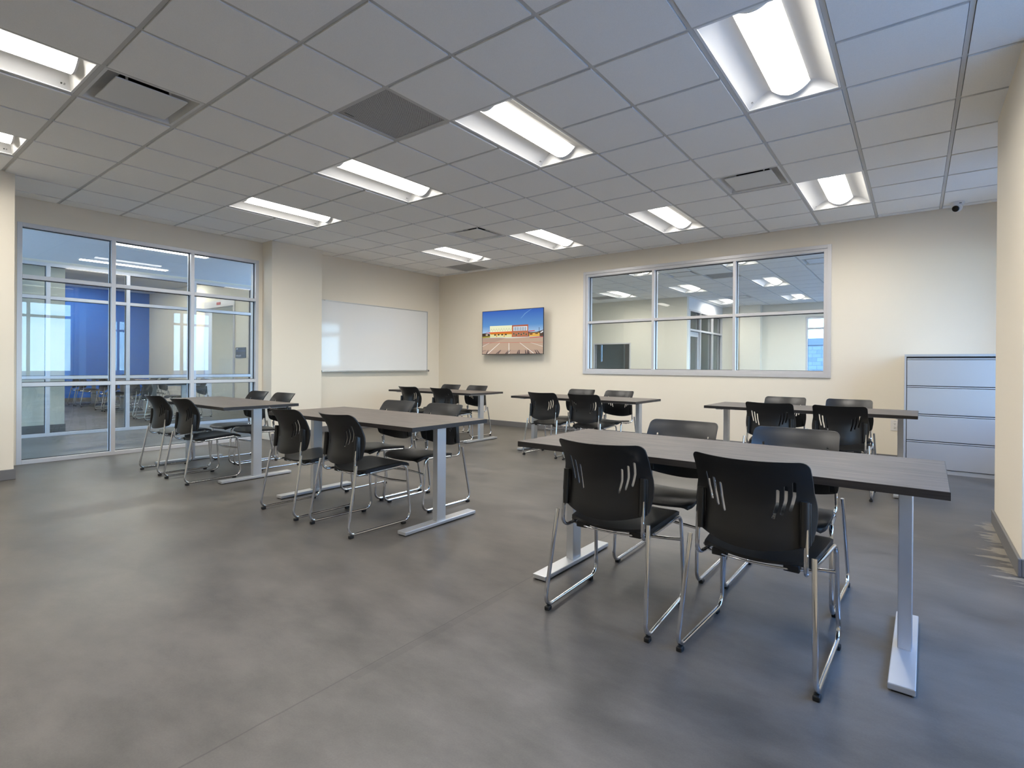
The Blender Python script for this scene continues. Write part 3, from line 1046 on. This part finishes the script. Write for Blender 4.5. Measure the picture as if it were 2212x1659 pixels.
def make_chair():
    root = empty('sled_chair')
    zr = 0.0215
    R = 0.0095
    for s in (-1, 1):
        pts = fillet([(s * 0.225, 0.069, 0.472), (s * 0.246, -0.012, zr), (s * 0.240, 0.520, zr), (s * 0.232, 0.487, 0.424), (s * 0.205, 0.19, 0.402)],
                     [0, 0.05, 0.055, 0.045, 0], 7)
        bm = bmesh.new(); tube(bm, pts, R, 12)
        link('sled_leg', bm, MT['chrome'], root, smooth=50)
        pts = fillet([(s * 0.17, 0.26, 0.399), (s * 0.199, 0.068, 0.395), (s * 0.194, 0.090, 0.63)], [0, 0.04, 0], 8)
        bm = bmesh.new(); tube(bm, pts, 0.0085, 10)
        link('back_upright', bm, MT['chrome'], root, smooth=50)
        bm = bmesh.new()
        tube(bm, [(s * 0.191, 0.084, 0.502), (s * 0.191, 0.089, 0.56), (s * 0.190, 0.096, 0.664)], 0.0155, 12)
        box(bm, *sorted((s * 0.172, s * 0.208)), 0.094, 0.114, 0.503, 0.66, 0.003)
        link('back_sleeve', bm, MT['plastic'], root, smooth=40)
        for y in (0.018, 0.452):
            bm = bmesh.new()
            box(bm, s * 0.2445 - 0.012, s * 0.2445 + 0.012, y - 0.016, y + 0.016, 0.0, 0.019, 0.004)
            link('glide', bm, MT['rubber'], root)
        bm = bmesh.new()
        box(bm, s * 0.135 - 0.028, s * 0.135 + 0.028, 0.140, 0.180, 0.380, 0.408, 0.004)
        link('seat_clip', bm, MT['rubber'], root)
    # bowed bar between the front legs
    pts = [(x, 0.497 - 0.045 * (1 - (x / 0.235) ** 2), 0.300) for x in [(-0.235 + 0.47 * k / 14) for k in range(15)]]
    bm = bmesh.new(); tube(bm, pts, 0.0075, 10)
    link('crossbar', bm, MT['chrome'], root, smooth=50)
    pts = [(x, 0.175 - 0.05 * (1 - (x / 0.20) ** 2), 0.389) for x in [(-0.20 + 0.40 * k / 12) for k in range(13)]]
    bm = bmesh.new(); tube(bm, pts, 0.0045, 8)
    link('seat_brace', bm, MT['chrome'], root, smooth=50)

    # seat: waisted shell, dished, waterfall front
    def rail(v):          # half width, y of the side edge, edge height along the length
        y = 0.165 + 0.375 * v
        hw = 0.200 + 0.020 * math.sin(min(1, v * 1.15) * PI / 2)
        if v > 0.90:
            hw -= 0.9 * (v - 0.90) ** 2 * 10 * 0.25
        z = 0.429 + 0.016 * math.sin(min(1.0, v / 0.82) * PI / 2) - (0.0 if v < 0.78 else 0.45 * (v - 0.78) ** 2 * 1.1)
        return hw, y, z

    def top(u, v):
        hw, y, z = rail(v)
        s = u * 2 - 1
        yy = y - 0.045 * (1 - v) * (1 - s * s) * (1 if v < 0.5 else 1) + 0.035 * max(0, (v - 0.6) / 0.4) ** 2 * (1 - s * s)
        dish = (0.004 * (1 - v) + 0.014) * (1 - s * s) * (1 - 0.75 * v)
        edge = 0.004 * max(0, (abs(s) - 0.93) / 0.07)
        return Vector((s * hw, yy, z - dish - edge))

    def bot(u, v):
        p = top(u, v)
        s = abs(u * 2 - 1)
        th = 0.012 + 0.014 * max(0, (s - 0.80) / 0.20) ** 1.5 * (1 - 0.45 * v)
        return Vector((p.x * 0.995, p.y, p.z - th))
    bm = bmesh.new()
    us_n, vs_n = 24, 20
    grid_shell(bm, top, bot, us_n, vs_n)
    es = [e for e in bm.edges if len(e.link_faces) == 2 and e.calc_face_angle(0) > 1.0]
    bmesh.ops.bevel(bm, geom=es, offset=0.0035, segments=2, affect='EDGES', clamp_overlap=True)
    link('seat', bm, MT['plastic'], root, smooth=50)

    # backrest: curved shell with three slots a side
    prof = [(0.505, 0.124), (0.56, 0.136), (0.63, 0.143), (0.67, 0.140), (0.73, 0.116), (0.785, 0.076), (0.818, 0.046)]

    def depth(z):
        if z <= prof[0][0]:
            return prof[0][1]
        for (za, da), (zb, db) in zip(prof, prof[1:]):
            if z <= zb:
                f = (z - za) / (zb - za)
                return da + (db - da) * f
        return prof[-1][1]

    def sdepth(z):
        return (depth(z - 0.02) + depth(z - 0.01) + depth(z) + depth(z + 0.01) + depth(z + 0.02)) / 5

    def half(z):
        f = (z - 0.505) / 0.313
        return 0.214 + 0.010 * math.sin(min(1, f * 1.6) * PI) * (1 if f < 0.62 else 0) - 0.002 * max(0, (f - 0.45) / 0.55) ** 1.6

    def surf(u, v):
        z0 = 0.505 + 0.313 * v
        s = u * 2 - 1
        hw = half(z0)
        # rounded corners
        a = abs(s)
        rc_t, rc_b = 0.030, 0.022
        x = s * hw
        dx = abs(x) - (hw - rc_t)
        z = z0
        if v > 0.5:
            top_z = 0.818
            if dx > 0:
                lim = top_z - rc_t + math.sqrt(max(0, rc_t ** 2 - dx ** 2))
                z = 0.6615 + (z0 - 0.6615) * (lim - 0.6615) / (top_z - 0.6615)
        else:
            dx = abs(x) - (hw - rc_b)
            if dx > 0:
                lim = 0.505 + rc_b - math.sqrt(max(0, rc_b ** 2 - dx ** 2))
                z = 0.6615 - (0.6615 - z0) * (0.6615 - lim) / (0.6615 - 0.505)
        c = 0.075
        z += (0.004 * max(0, v - 0.3) - 0.040 * (1 - v) ** 2) * (1 - s * s) - 0.008 * v * v * (1 - s * s)
        y = sdepth(z) - c * (1 - s * s)
        return Vector((x, y, z))

    def uvs(k, n):       # cluster columns near the rims so the corners stay round
        return 0.5 - 0.5 * math.cos(PI * k / n)
    nu, nv = 30, 22
    bm = bmesh.new()
    grid_shell(bm, lambda u, v: surf(uvs(round(u * nu), nu), v), lambda u, v: surf(uvs(round(u * nu), nu), v) - Vector((0, 0.010, 0)), nu, nv)
    bmesh.ops.recalc_face_normals(bm, faces=bm.faces)
    es = [e for e in bm.edges if len(e.link_faces) == 2 and e.calc_face_angle(0) > 1.0]
    bmesh.ops.bevel(bm, geom=es, offset=0.003, segments=2, affect='EDGES', clamp_overlap=True)
    back = link('backrest', bm, MT['plastic'], root)
    cut = bmesh.new()
    for s in (-1, 1):
        for xt, zt, xb, zb in ((0.158, 0.730, 0.143, 0.628), (0.131, 0.713, 0.116, 0.611), (0.104, 0.696, 0.089, 0.594)):
            d = Vector((xb - xt, 0, zb - zt)).normalized()
            n_ = Vector((-d.z, 0, d.x))
            r_ = 0.0058
            ring = []
            xm, zm = (xt + xb) / 2 + 0.004, (zt + zb) / 2
            for k in range(9):
                a = -PI / 2 + PI * k / 8
                ring.append((xb + d.x * math.cos(a) * r_ + n_.x * math.sin(a) * r_, zb + d.z * math.cos(a) * r_ + n_.z * math.sin(a) * r_))
            ring.append((xm + n_.x * r_, zm + n_.z * r_))
            for k in range(9):
                a = PI / 2 + PI * k / 8
                ring.append((xt + d.x * math.cos(a) * r_ + n_.x * math.sin(a) * r_, zt + d.z * math.cos(a) * r_ + n_.z * math.sin(a) * r_))
            ring.append((xm - n_.x * r_, zm - n_.z * r_))
            fa = [cut.verts.new((s * x, -0.1, z)) for x, z in ring]
            fb = [cut.verts.new((s * x, 0.25, z)) for x, z in ring]
            m = len(ring)
            cut.faces.new(fa)
            cut.faces.new(fb[::-1])
            for k in range(m):
                cut.faces.new((fa[k], fb[k], fb[(k + 1) % m], fa[(k + 1) % m]))
    cutter = link('slot_cutter', cut, MT['plastic'])
    md = back.modifiers.new('slots', 'BOOLEAN')
    md.operation = 'DIFFERENCE'
    md.object = cutter
    md.solver = 'EXACT'
    dg = bpy.context.evaluated_depsgraph_get()
    me = bpy.data.meshes.new_from_object(back.evaluated_get(dg))
    back.modifiers.clear()
    back.data = me
    bpy.data.objects.remove(cutter, do_unlink=True)
    for p in me.polygons:
        p.use_smooth = True
    me.set_sharp_from_angle(angle=math.radians(35))
    return root


CH = make_chair()
_used = [False]


def place_chair(x, y, rz, label, group=GRP_CH):
    if not _used[0]:
        _used[0] = True
        CH.location = (x, y, 0)
        CH.rotation_euler = (0, 0, rz)
        return tag(CH, label, 'chair', group)
    return dup(CH, (x, y, 0), rz, label, group)


TABN = {'L': 'table by glass partition', 'M': 'middle front-row table', 'F': 'front table by pier',
        'BL': 'corner table below whiteboard', 'BM': 'middle table under wall window', 'BR': 'table by file cabinet'}
SIDE = {0: 'back to camera', 1: 'facing camera'}
ENDN = {0: 'partition end', 1: 'cabinet-side end'}
CHAIRS = [('L', 0, 0, -2.96, 1.03, 0.0), ('L', 0, 1, -2.27, 1.02, 0.0), ('L', 1, 0, -2.995, 2.27, 0.0), ('L', 1, 1, -2.405, 2.27, 0.0),
          ('M', 0, 0, -0.43, 1.05, -0.02), ('M', 0, 1, 0.225, 1.063, -0.045), ('M', 1, 0, -0.41, 2.285, 0.0), ('M', 1, 1, 0.19, 2.28, -0.02),
          ('F', 0, 0, 2.306, 1.018, 0.035), ('F', 0, 1, 2.928, 1.028, -0.04), ('F', 1, 0, 2.29, 2.25, 0.0), ('F', 1, 1, 2.915, 2.251, -0.026),
          ('BL', 0, 0, -2.875, 4.46, 0.0), ('BL', 0, 1, -2.17, 4.46, -0.03), ('BL', 1, 0, -3.0, 5.68, 0.0), ('BL', 1, 1, -2.375, 5.66, 0.0),
          ('BM', 0, 0, -0.35, 4.46, 0.0), ('BM', 0, 1, 0.26, 4.45, 0.02), ('BM', 1, 0, -0.405, 5.7, 0.0), ('BM', 1, 1, 0.185, 5.7, 0.0),
          ('BR', 0, 0, 2.31, 4.45, 0.0), ('BR', 0, 1, 2.895, 4.43, 0.0), ('BR', 1, 0, 2.255, 5.7, 0.0), ('BR', 1, 1, 2.872, 5.7, 0.0)]
for (tn, sd_, en, x, y, rz) in CHAIRS:
    place_chair(x, y, rz + (PI if sd_ else 0), 'black chair at the %s, %s, %s' % (TABN[tn], SIDE[sd_], ENDN[en]), 'black sled chairs at the classroom tables')

# ------------------------------------------------------------------ tables
def make_table():
    root = empty('work_table')
    L2, D2 = 0.9144, 0.381
    bm = bmesh.new(); box(bm, -L2 + 0.002, L2 - 0.002, -D2 + 0.002, D2 - 0.002, 0.712, 0.741, 0.0008)
    link('tabletop', bm, MT['lam'], root)
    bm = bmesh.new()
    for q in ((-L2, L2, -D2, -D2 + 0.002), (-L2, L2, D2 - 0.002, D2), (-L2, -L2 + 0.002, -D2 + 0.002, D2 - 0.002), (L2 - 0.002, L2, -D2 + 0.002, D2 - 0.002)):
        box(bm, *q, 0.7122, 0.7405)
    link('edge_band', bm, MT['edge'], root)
    for s in (-1, 1):
        cx = s * 0.785
        bm = bmesh.new(); box(bm, cx - 0.0235, cx + 0.0235, -0.044, 0.044, 0.028, 0.700, 0.003)
        leg = link('leg', bm, MT['silver'], root)
        bm = bmesh.new(); box(bm, cx - 0.041, cx + 0.041, -0.355, 0.355, 0.006, 0.029, 0.003)
        link('foot', bm, MT['silver'], leg)
        bm = bmesh.new()
        for y in (-0.33, 0.33):
            box(bm, cx - 0.03, cx + 0.03, y - 0.02, y + 0.02, 0, 0.007)
        link('foot_pad', bm, MT['rubber'], leg)
        bm = bmesh.new(); box(bm, cx - 0.03, cx + 0.03, -0.30, 0.30, 0.698, 0.712, 0.002)
        link('top_bracket', bm, MT['silver'], leg)
    bm = bmesh.new(); box(bm, -0.76, 0.76, -0.03, 0.03, 0.682, 0.712, 0.002)
    link('support_rail', bm, MT['silver'], root)
    return root


TBS = [('F', 2.626, 1.622, -0.014, 'grey-brown laminate table in the front row beside the beige pier'),
       ('M', -0.098, 1.67, 0.0, 'grey-brown laminate table in the middle of the front row'),
       ('L', -2.636, 1.61, 0.0, 'grey-brown laminate table in the front row beside the glass partition'),
       ('BL', -2.63, 5.07, 0.0, 'grey-brown laminate table in the corner below the whiteboard'),
       ('BM', -0.06, 5.07, 0.0, 'grey-brown laminate table in the back row below the wall window'),
       ('BR', 2.547, 5.08, -0.01, 'grey-brown laminate table in the back row beside the file cabinet')]
TB = make_table()
for n, (k, x, y, rz, lab) in enumerate(TBS):
    if n == 0:
        TB.location = (x, y, 0)
        TB.rotation_euler = (0, 0, rz)
        tag(TB, lab, 'table', 'laminate tables of the classroom')
    else:
        dup(TB, (x, y, 0), rz, lab, 'laminate tables of the classroom')

# furniture in the blue room
FT = [(-14.2, 3.62, 'table by blue wall'), (-11.75, 3.58, 'middle table of blue room'), (-9.25, 3.45, 'blue-room table behind inner glazing')]
for (x, y, nm) in FT:
    dup(TB, (x, y, 0), 0, 'dark %s, seen through two glass layers' % nm, 'tables in the blue room')
    for sd_ in (0, 1):
        for e_ in (0, 1):
            place_chair(x + (-0.32, 0.33)[e_], y + (-0.62 if sd_ == 0 else 0.64), PI * sd_,
                        'black chair at %s, %s, %s end' % (nm, SIDE[sd_], ('blue-wall', 'hallway')[e_]), 'black chairs in the blue room')

# ------------------------------------------------------------------ filing cabinet
t = empty('filing_cabinet', (3.338, 6.385, 0))
tag(t, 'tall grey four-drawer lateral filing cabinet half hidden by the beige pier', 'cabinet')
CW, CDp = 1.067, 0.448
link('body', boxes((0, 0.018, 0.0, CDp, 0.0, 1.285), (CW - 0.018, CW, 0.0, CDp, 0.0, 1.285), (0.018, CW - 0.018, 0.022, CDp, 0.0, 1.285), (0, CW, -0.002, CDp, 1.287, 1.312), (0.018, CW - 0.018, 0.004, 0.03, 0.0, 0.042)), MT['cab'], t)
link('gap_shadow', boxes((0.0185, CW - 0.0185, 0.0175, 0.0215, 0.043, 1.284)), MT['cabdark'], t)
tops = [1.262, 0.950, 0.637, 0.340]
bots = [0.962, 0.649, 0.352, 0.048]
for a, b in zip(tops, bots):
    d = link('drawer', boxes((0.024, CW - 0.024, -0.001, 0.016, b, a - 0.014), bev=0.003), MT['cab'], t)
    link('handle', boxes((0.024, CW - 0.024, -0.002, 0.012, a - 0.008, a + 0.004), bev=0.002), MT['cablip'], d)

# ------------------------------------------------------------------ whiteboard
t = empty('whiteboard', (XL, 4.045, 1.035))
tag(t, 'large blank whiteboard in a thin aluminium frame on the wall beside the corner', 'whiteboard')
WL, WH = 2.455, 1.212
link('board', boxes((0.004, 0.016, 0.008, WL - 0.008, 0.008, WH - 0.008)), MT['wb'], t)
link('frame', boxes((0.002, 0.024, 0, 0.014, 0, WH), (0.002, 0.024, WL - 0.014, WL, 0, WH), (0.002, 0.024, 0.014, WL - 0.014, WH - 0.014, WH), (0.002, 0.024, 0.014, WL - 0.014, 0, 0.014), bev=0.0015), MT['wbtray'], t)
bm = bmesh.new()
box(bm, 0.002, 0.075, 0.02, WL - 0.02, -0.012, 0.0, 0.003)
box(bm, 0.066, 0.075, 0.02, WL - 0.02, 0.0, 0.012, 0.002)
link('tray', bm, MT['wbtray'], t)
for y in (0.0, WL - 0.022):
    link('tray_end', boxes((0.002, 0.077, y, y + 0.022, -0.015, 0.016), bev=0.003), MT['tvb'] if y else MT['wbtray'], t)
link('printed_mark', boxes((0.0235, 0.0245, 0.05, 0.085, WH - 0.010, WH - 0.004)), MT['mark'], t)

# ------------------------------------------------------------------ television with its picture
TVW, TVH = 1.437, 0.832
t = empty('television', (-3.252, YB - 0.105, 1.362))
tag(t, 'flat wall television showing a brick and cream building under blue sky', 'television')
link('casing', boxes((0, TVW, -0.012, 0.000, 0, TVH), bev=0.003), MT['tvb'], t)
link('rear_housing', boxes((0.22, TVW - 0.22, 0.0005, 0.045, 0.10, TVH - 0.16), bev=0.008), MT['tvb'], t)
link('wall_bracket', boxes((TVW / 2 - 0.25, TVW / 2 + 0.25, 0.045, 0.075, 0.2, 0.62), (TVW / 2 - 0.12, TVW / 2 + 0.12, 0.075, 0.104, 0.25, 0.57), bev=0.003), MT['tvb'], t)
bm = bmesh.new()
PM = {}
PML = []


def pic(col):
    if col not in PM:
        PM[col] = len(PML)
        PML.append(emit('picture_tone_%d' % len(PML), srgb(*col), 0.92))
    return PM[col]


def sky_pic():
    m = emit('picture_sky', (1, 1, 1), 0.92)
    tt = m.node_tree
    e = [n for n in tt.nodes if n.type == 'EMISSION'][0]
    g = tt.nodes.new('ShaderNodeTexCoord'); s_ = tt.nodes.new('ShaderNodeSeparateXYZ')
    r_ = tt.nodes.new('ShaderNodeValToRGB'); mr = tt.nodes.new('ShaderNodeMapRange')
    mr.inputs['From Min'].default_value = 0.30; mr.inputs['From Max'].default_value = TVH
    tt.links.new(g.outputs['Object'], s_.inputs[0]); tt.links.new(s_.outputs['Z'], mr.inputs[0]); tt.links.new(mr.outputs[0], r_.inputs[0])
    els = r_.color_ramp.elements
    els[0].position = 0.0; els[0].color = (*srgb(190, 212, 226), 1)
    els[1].position = 1.0; els[1].color = (*srgb(56, 92, 172), 1)
    x_ = els.new(0.45); x_.color = (*srgb(92, 138, 190), 1)
    tt.links.new(r_.outputs[0], e.inputs[0])
    return m


PML.append(sky_pic()); PM['sky'] = 0
BZ = 0.010
layer = [0]


def poly(pts, col):
    """pts in the pixel frame of a screen picture 1445 wide"""
    layer[0] += 1
    y = -0.0126 - layer[0] * 0.00002
    vs = []
    for u, v in pts:
        s = min(1, max(0, (u - 258) / 1447.0))
        vt = 382 - (u - 258) * 0.0795
        vb = 1380 - (u - 258) * 0.004
        q = min(1, max(0, 1 - (v - vt) / (vb - vt)))
        vs.append(bm.verts.new((BZ + s * (TVW - 2 * BZ), y, BZ + q * (TVH - 2 * BZ))))
    f = bm.faces.new(vs)
    f.material_index = PM['sky'] if col == 'sky' else pic(col)


poly([(258, 382), (1705, 267), (1705, 1000), (258, 1000)], 'sky')
poly([(258, 1000), (1705, 965), (1705, 1374), (258, 1380)], (178, 154, 134))
poly([(258, 1000), (900, 985), (258, 1200)], (166, 142, 126))
poly([(258, 1290), (1705, 1280), (1705, 1374), (258, 1380)], (170, 146, 130))
poly([(1195, 520), (1290, 400), (1440, 290), (1450, 292), (1310, 405), (1205, 525)], (104, 146, 196))
poly([(258, 895), (330, 885), (452, 905), (452, 985), (258, 990)], (70, 56, 48))
poly([(340, 915), (390, 905), (400, 940), (345, 945)], (196, 180, 150))
poly([(258, 968), (455, 955), (455, 990), (258, 1000)], (150, 140, 60))
poly([(1385, 855), (1560, 850), (1705, 800), (1705, 960), (1385, 965)], (88, 72, 62))
poly([(1640, 860), (1705, 815), (1705, 850), (1650, 880)], (220, 222, 224))
poly([(1385, 880), (1625, 870), (1630, 955), (1385, 965)], (214, 166, 84))
poly([(1405, 885), (1470, 882), (1470, 915), (1405, 920)], (110, 70, 50))
poly([(1530, 880), (1590, 878), (1590, 900), (1530, 902)], (90, 60, 44))
poly([(448, 715), (998, 690), (992, 980), (455, 988)], (222, 222, 186))
poly([(455, 905), (992, 870), (992, 972), (455, 980)], (210, 204, 150))
for k in range(9):
    x0 = 455 + k * 62
    for a, b in (((x0, 850 - k * 3.2), (x0 + 31, 778 - k * 3)), ((x0 + 31, 778 - k * 3), (x0 + 62, 848 - k * 3.2))):
        if b[0] < 995:
            poly([a, (a[0] + 5, a[1]), (b[0] + 5, b[1]), b], (150, 146, 120))
poly([(385, 852), (440, 806), (446, 806), (392, 852)], (90, 90, 110))
poly([(350, 866), (440, 876), (440, 888), (350, 876)], (206, 60, 34))
poly([(420, 866), (1000, 836), (1004, 856), (420, 886)], (206, 62, 30))
poly([(440, 886), (1002, 857), (985, 905), (470, 915)], (196, 120, 40))
for x in (612, 798):
    poly([(x, 880), (x + 16, 878), (x + 16, 975), (x, 976)], (196, 118, 50))
for x, y in ((560, 910), (648, 905), (735, 903), (825, 898)):
    poly([(x, y), (x + 42, y - 2), (x + 42, y + 30), (x, y + 32)], (62, 56, 50))
poly([(992, 692), (1372, 668), (1374, 968), (988, 972)], (172, 106, 78))
poly([(992, 692), (1372, 668), (1372, 706), (992, 722)], (164, 92, 70))
poly([(1022, 722), (1348, 710), (1348, 818), (1024, 826)], (214, 220, 224))
for k in range(10):
    x = 1036 + k * 30
    poly([(x, 732 - k * 0.6), (x + 15, 731 - k * 0.6), (x + 15, 818), (x, 818)], (78, 92, 110) if k % 2 else (120, 140, 158))
for x, y in ((1028, 878), (1086, 905), (1142, 872), (1203, 893), (1260, 868), (1318, 890)):
    poly([(x - 6, y - 5), (x + 26, y - 6), (x + 26, y + 42), (x - 6, y + 43)], (150, 148, 120))
    poly([(x, y), (x + 20, y - 1), (x + 20, y + 36), (x, y + 37)], (42, 46, 40))
poly([(1384, 822), (1520, 810), (1520, 828), (1396, 842)], (200, 50, 46))
poly([(1374, 838), (1392, 836), (1394, 960), (1376, 965)], (84, 48, 44))
poly([(1612, 740), (1622, 738), (1624, 860), (1616, 860)], (60, 64, 76))
poly([(700, 1000), (1000, 972), (1400, 975), (1000, 1002)], (206, 200, 190))
poly([(1405, 985), (1700, 960), (1700, 975), (1405, 997)], (196, 60, 52))
poly([(265, 1106), (1700, 1096), (1700, 1105), (265, 1116)], (186, 110, 96))
for a, b, c, d in (((690, 1118), (704, 1118), (408, 1376), (380, 1376)), ((915, 1118), (928, 1118), (934, 1374), (915, 1374)), ((1172, 1110), (1186, 1110), (1510, 1368), (1490, 1370)),
                   ((430, 1118), (442, 1118), (265, 1206), (262, 1198)), ((1420, 1108), (1434, 1108), (1700, 1196), (1700, 1206))):
    poly([a, b, c, d], (226, 218, 208))
for x, dx in ((350, 60), (600, 120), (640, 90), (830, 90), (860, 100), (1110, 40), (1150, 24), (1310, -6), (1350, 4), (1380, -4), (1560, -40), (1610, -50)):
    poly([(x, 1374), (x + 28, 1374), (x + 10 + dx, 1282), (x + dx, 1284)], (72, 62, 66))
poly([(262, 1310), (350, 1282), (356, 1288), (262, 1322)], (110, 96, 96))
o = link('screen', bm, PML, t)

# ------------------------------------------------------------------ outlet and camera
t = empty('wall_outlet', (3.201, YB, 0.397))
tag(t, 'ivory duplex wall outlet just above the baseboard beside the filing cabinet', 'outlet')
link('cover_plate', boxes((0, 0.083, -0.007, 0, 0, 0.128), bev=0.002), MT['outlet'], t)
for z in (0.040, 0.083):
    bm = bmesh.new()
    box(bm, 0.026, 0.060, -0.0095, -0.006, z - 0.016, z + 0.016, 0.004)
    rcp = link('receptacle', bm, MT['outlet'], t)
    link('slot', boxes((0.034, 0.037, -0.0101, -0.0094, z, z + 0.011), (0.048, 0.051, -0.0101, -0.0094, z, z + 0.009), (0.040, 0.046, -0.0101, -0.0094, z - 0.012, z - 0.006)), MT['tvb'], rcp)
lettering('4-38', 0.011, 0.030, -0.0075, 0.112, t, mat=MT['mark'])

t = empty('security_camera', (3.795, 6.60, HC - 0.0075))
tag(t, 'small white turret security camera on the ceiling above the filing cabinet', 'camera')
bm = bmesh.new(); lathe(bm, [(0, 0.0), (0.062, 0.0), (0.064, -0.012), (0.058, -0.03), (0.050, -0.045), (0.0, -0.045)], 32)
link('base', bm, MT['camw'], t, smooth=40)
dirv = Vector((-0.45, -0.80, -0.42)).normalized()
q = dirv.to_track_quat('Z', 'Y')
mx = Matrix.Translation((0, 0, -0.062)) @ q.to_matrix().to_4x4()
bm = bmesh.new()
lathe(bm, [(0, -0.046)] + [(0.046 * math.sin(a), -0.046 * math.cos(a)) for a in [PI * k / 14 for k in range(1, 11)]] + [(0.034, 0.030), (0, 0.030)], 28, mx)
ball = link('eyeball', bm, MT['camw'], t, smooth=40)
bm = bmesh.new(); lathe(bm, [(0, 0.029), (0.033, 0.029), (0.034, 0.040), (0.029, 0.045), (0, 0.046)], 28, mx)
link('lens', bm, MT['lensb'], ball, smooth=40)
link('printed_mark', boxes((0.012, 0.034, -0.0585, -0.054, -0.030, -0.022)), MT['mark'], t)
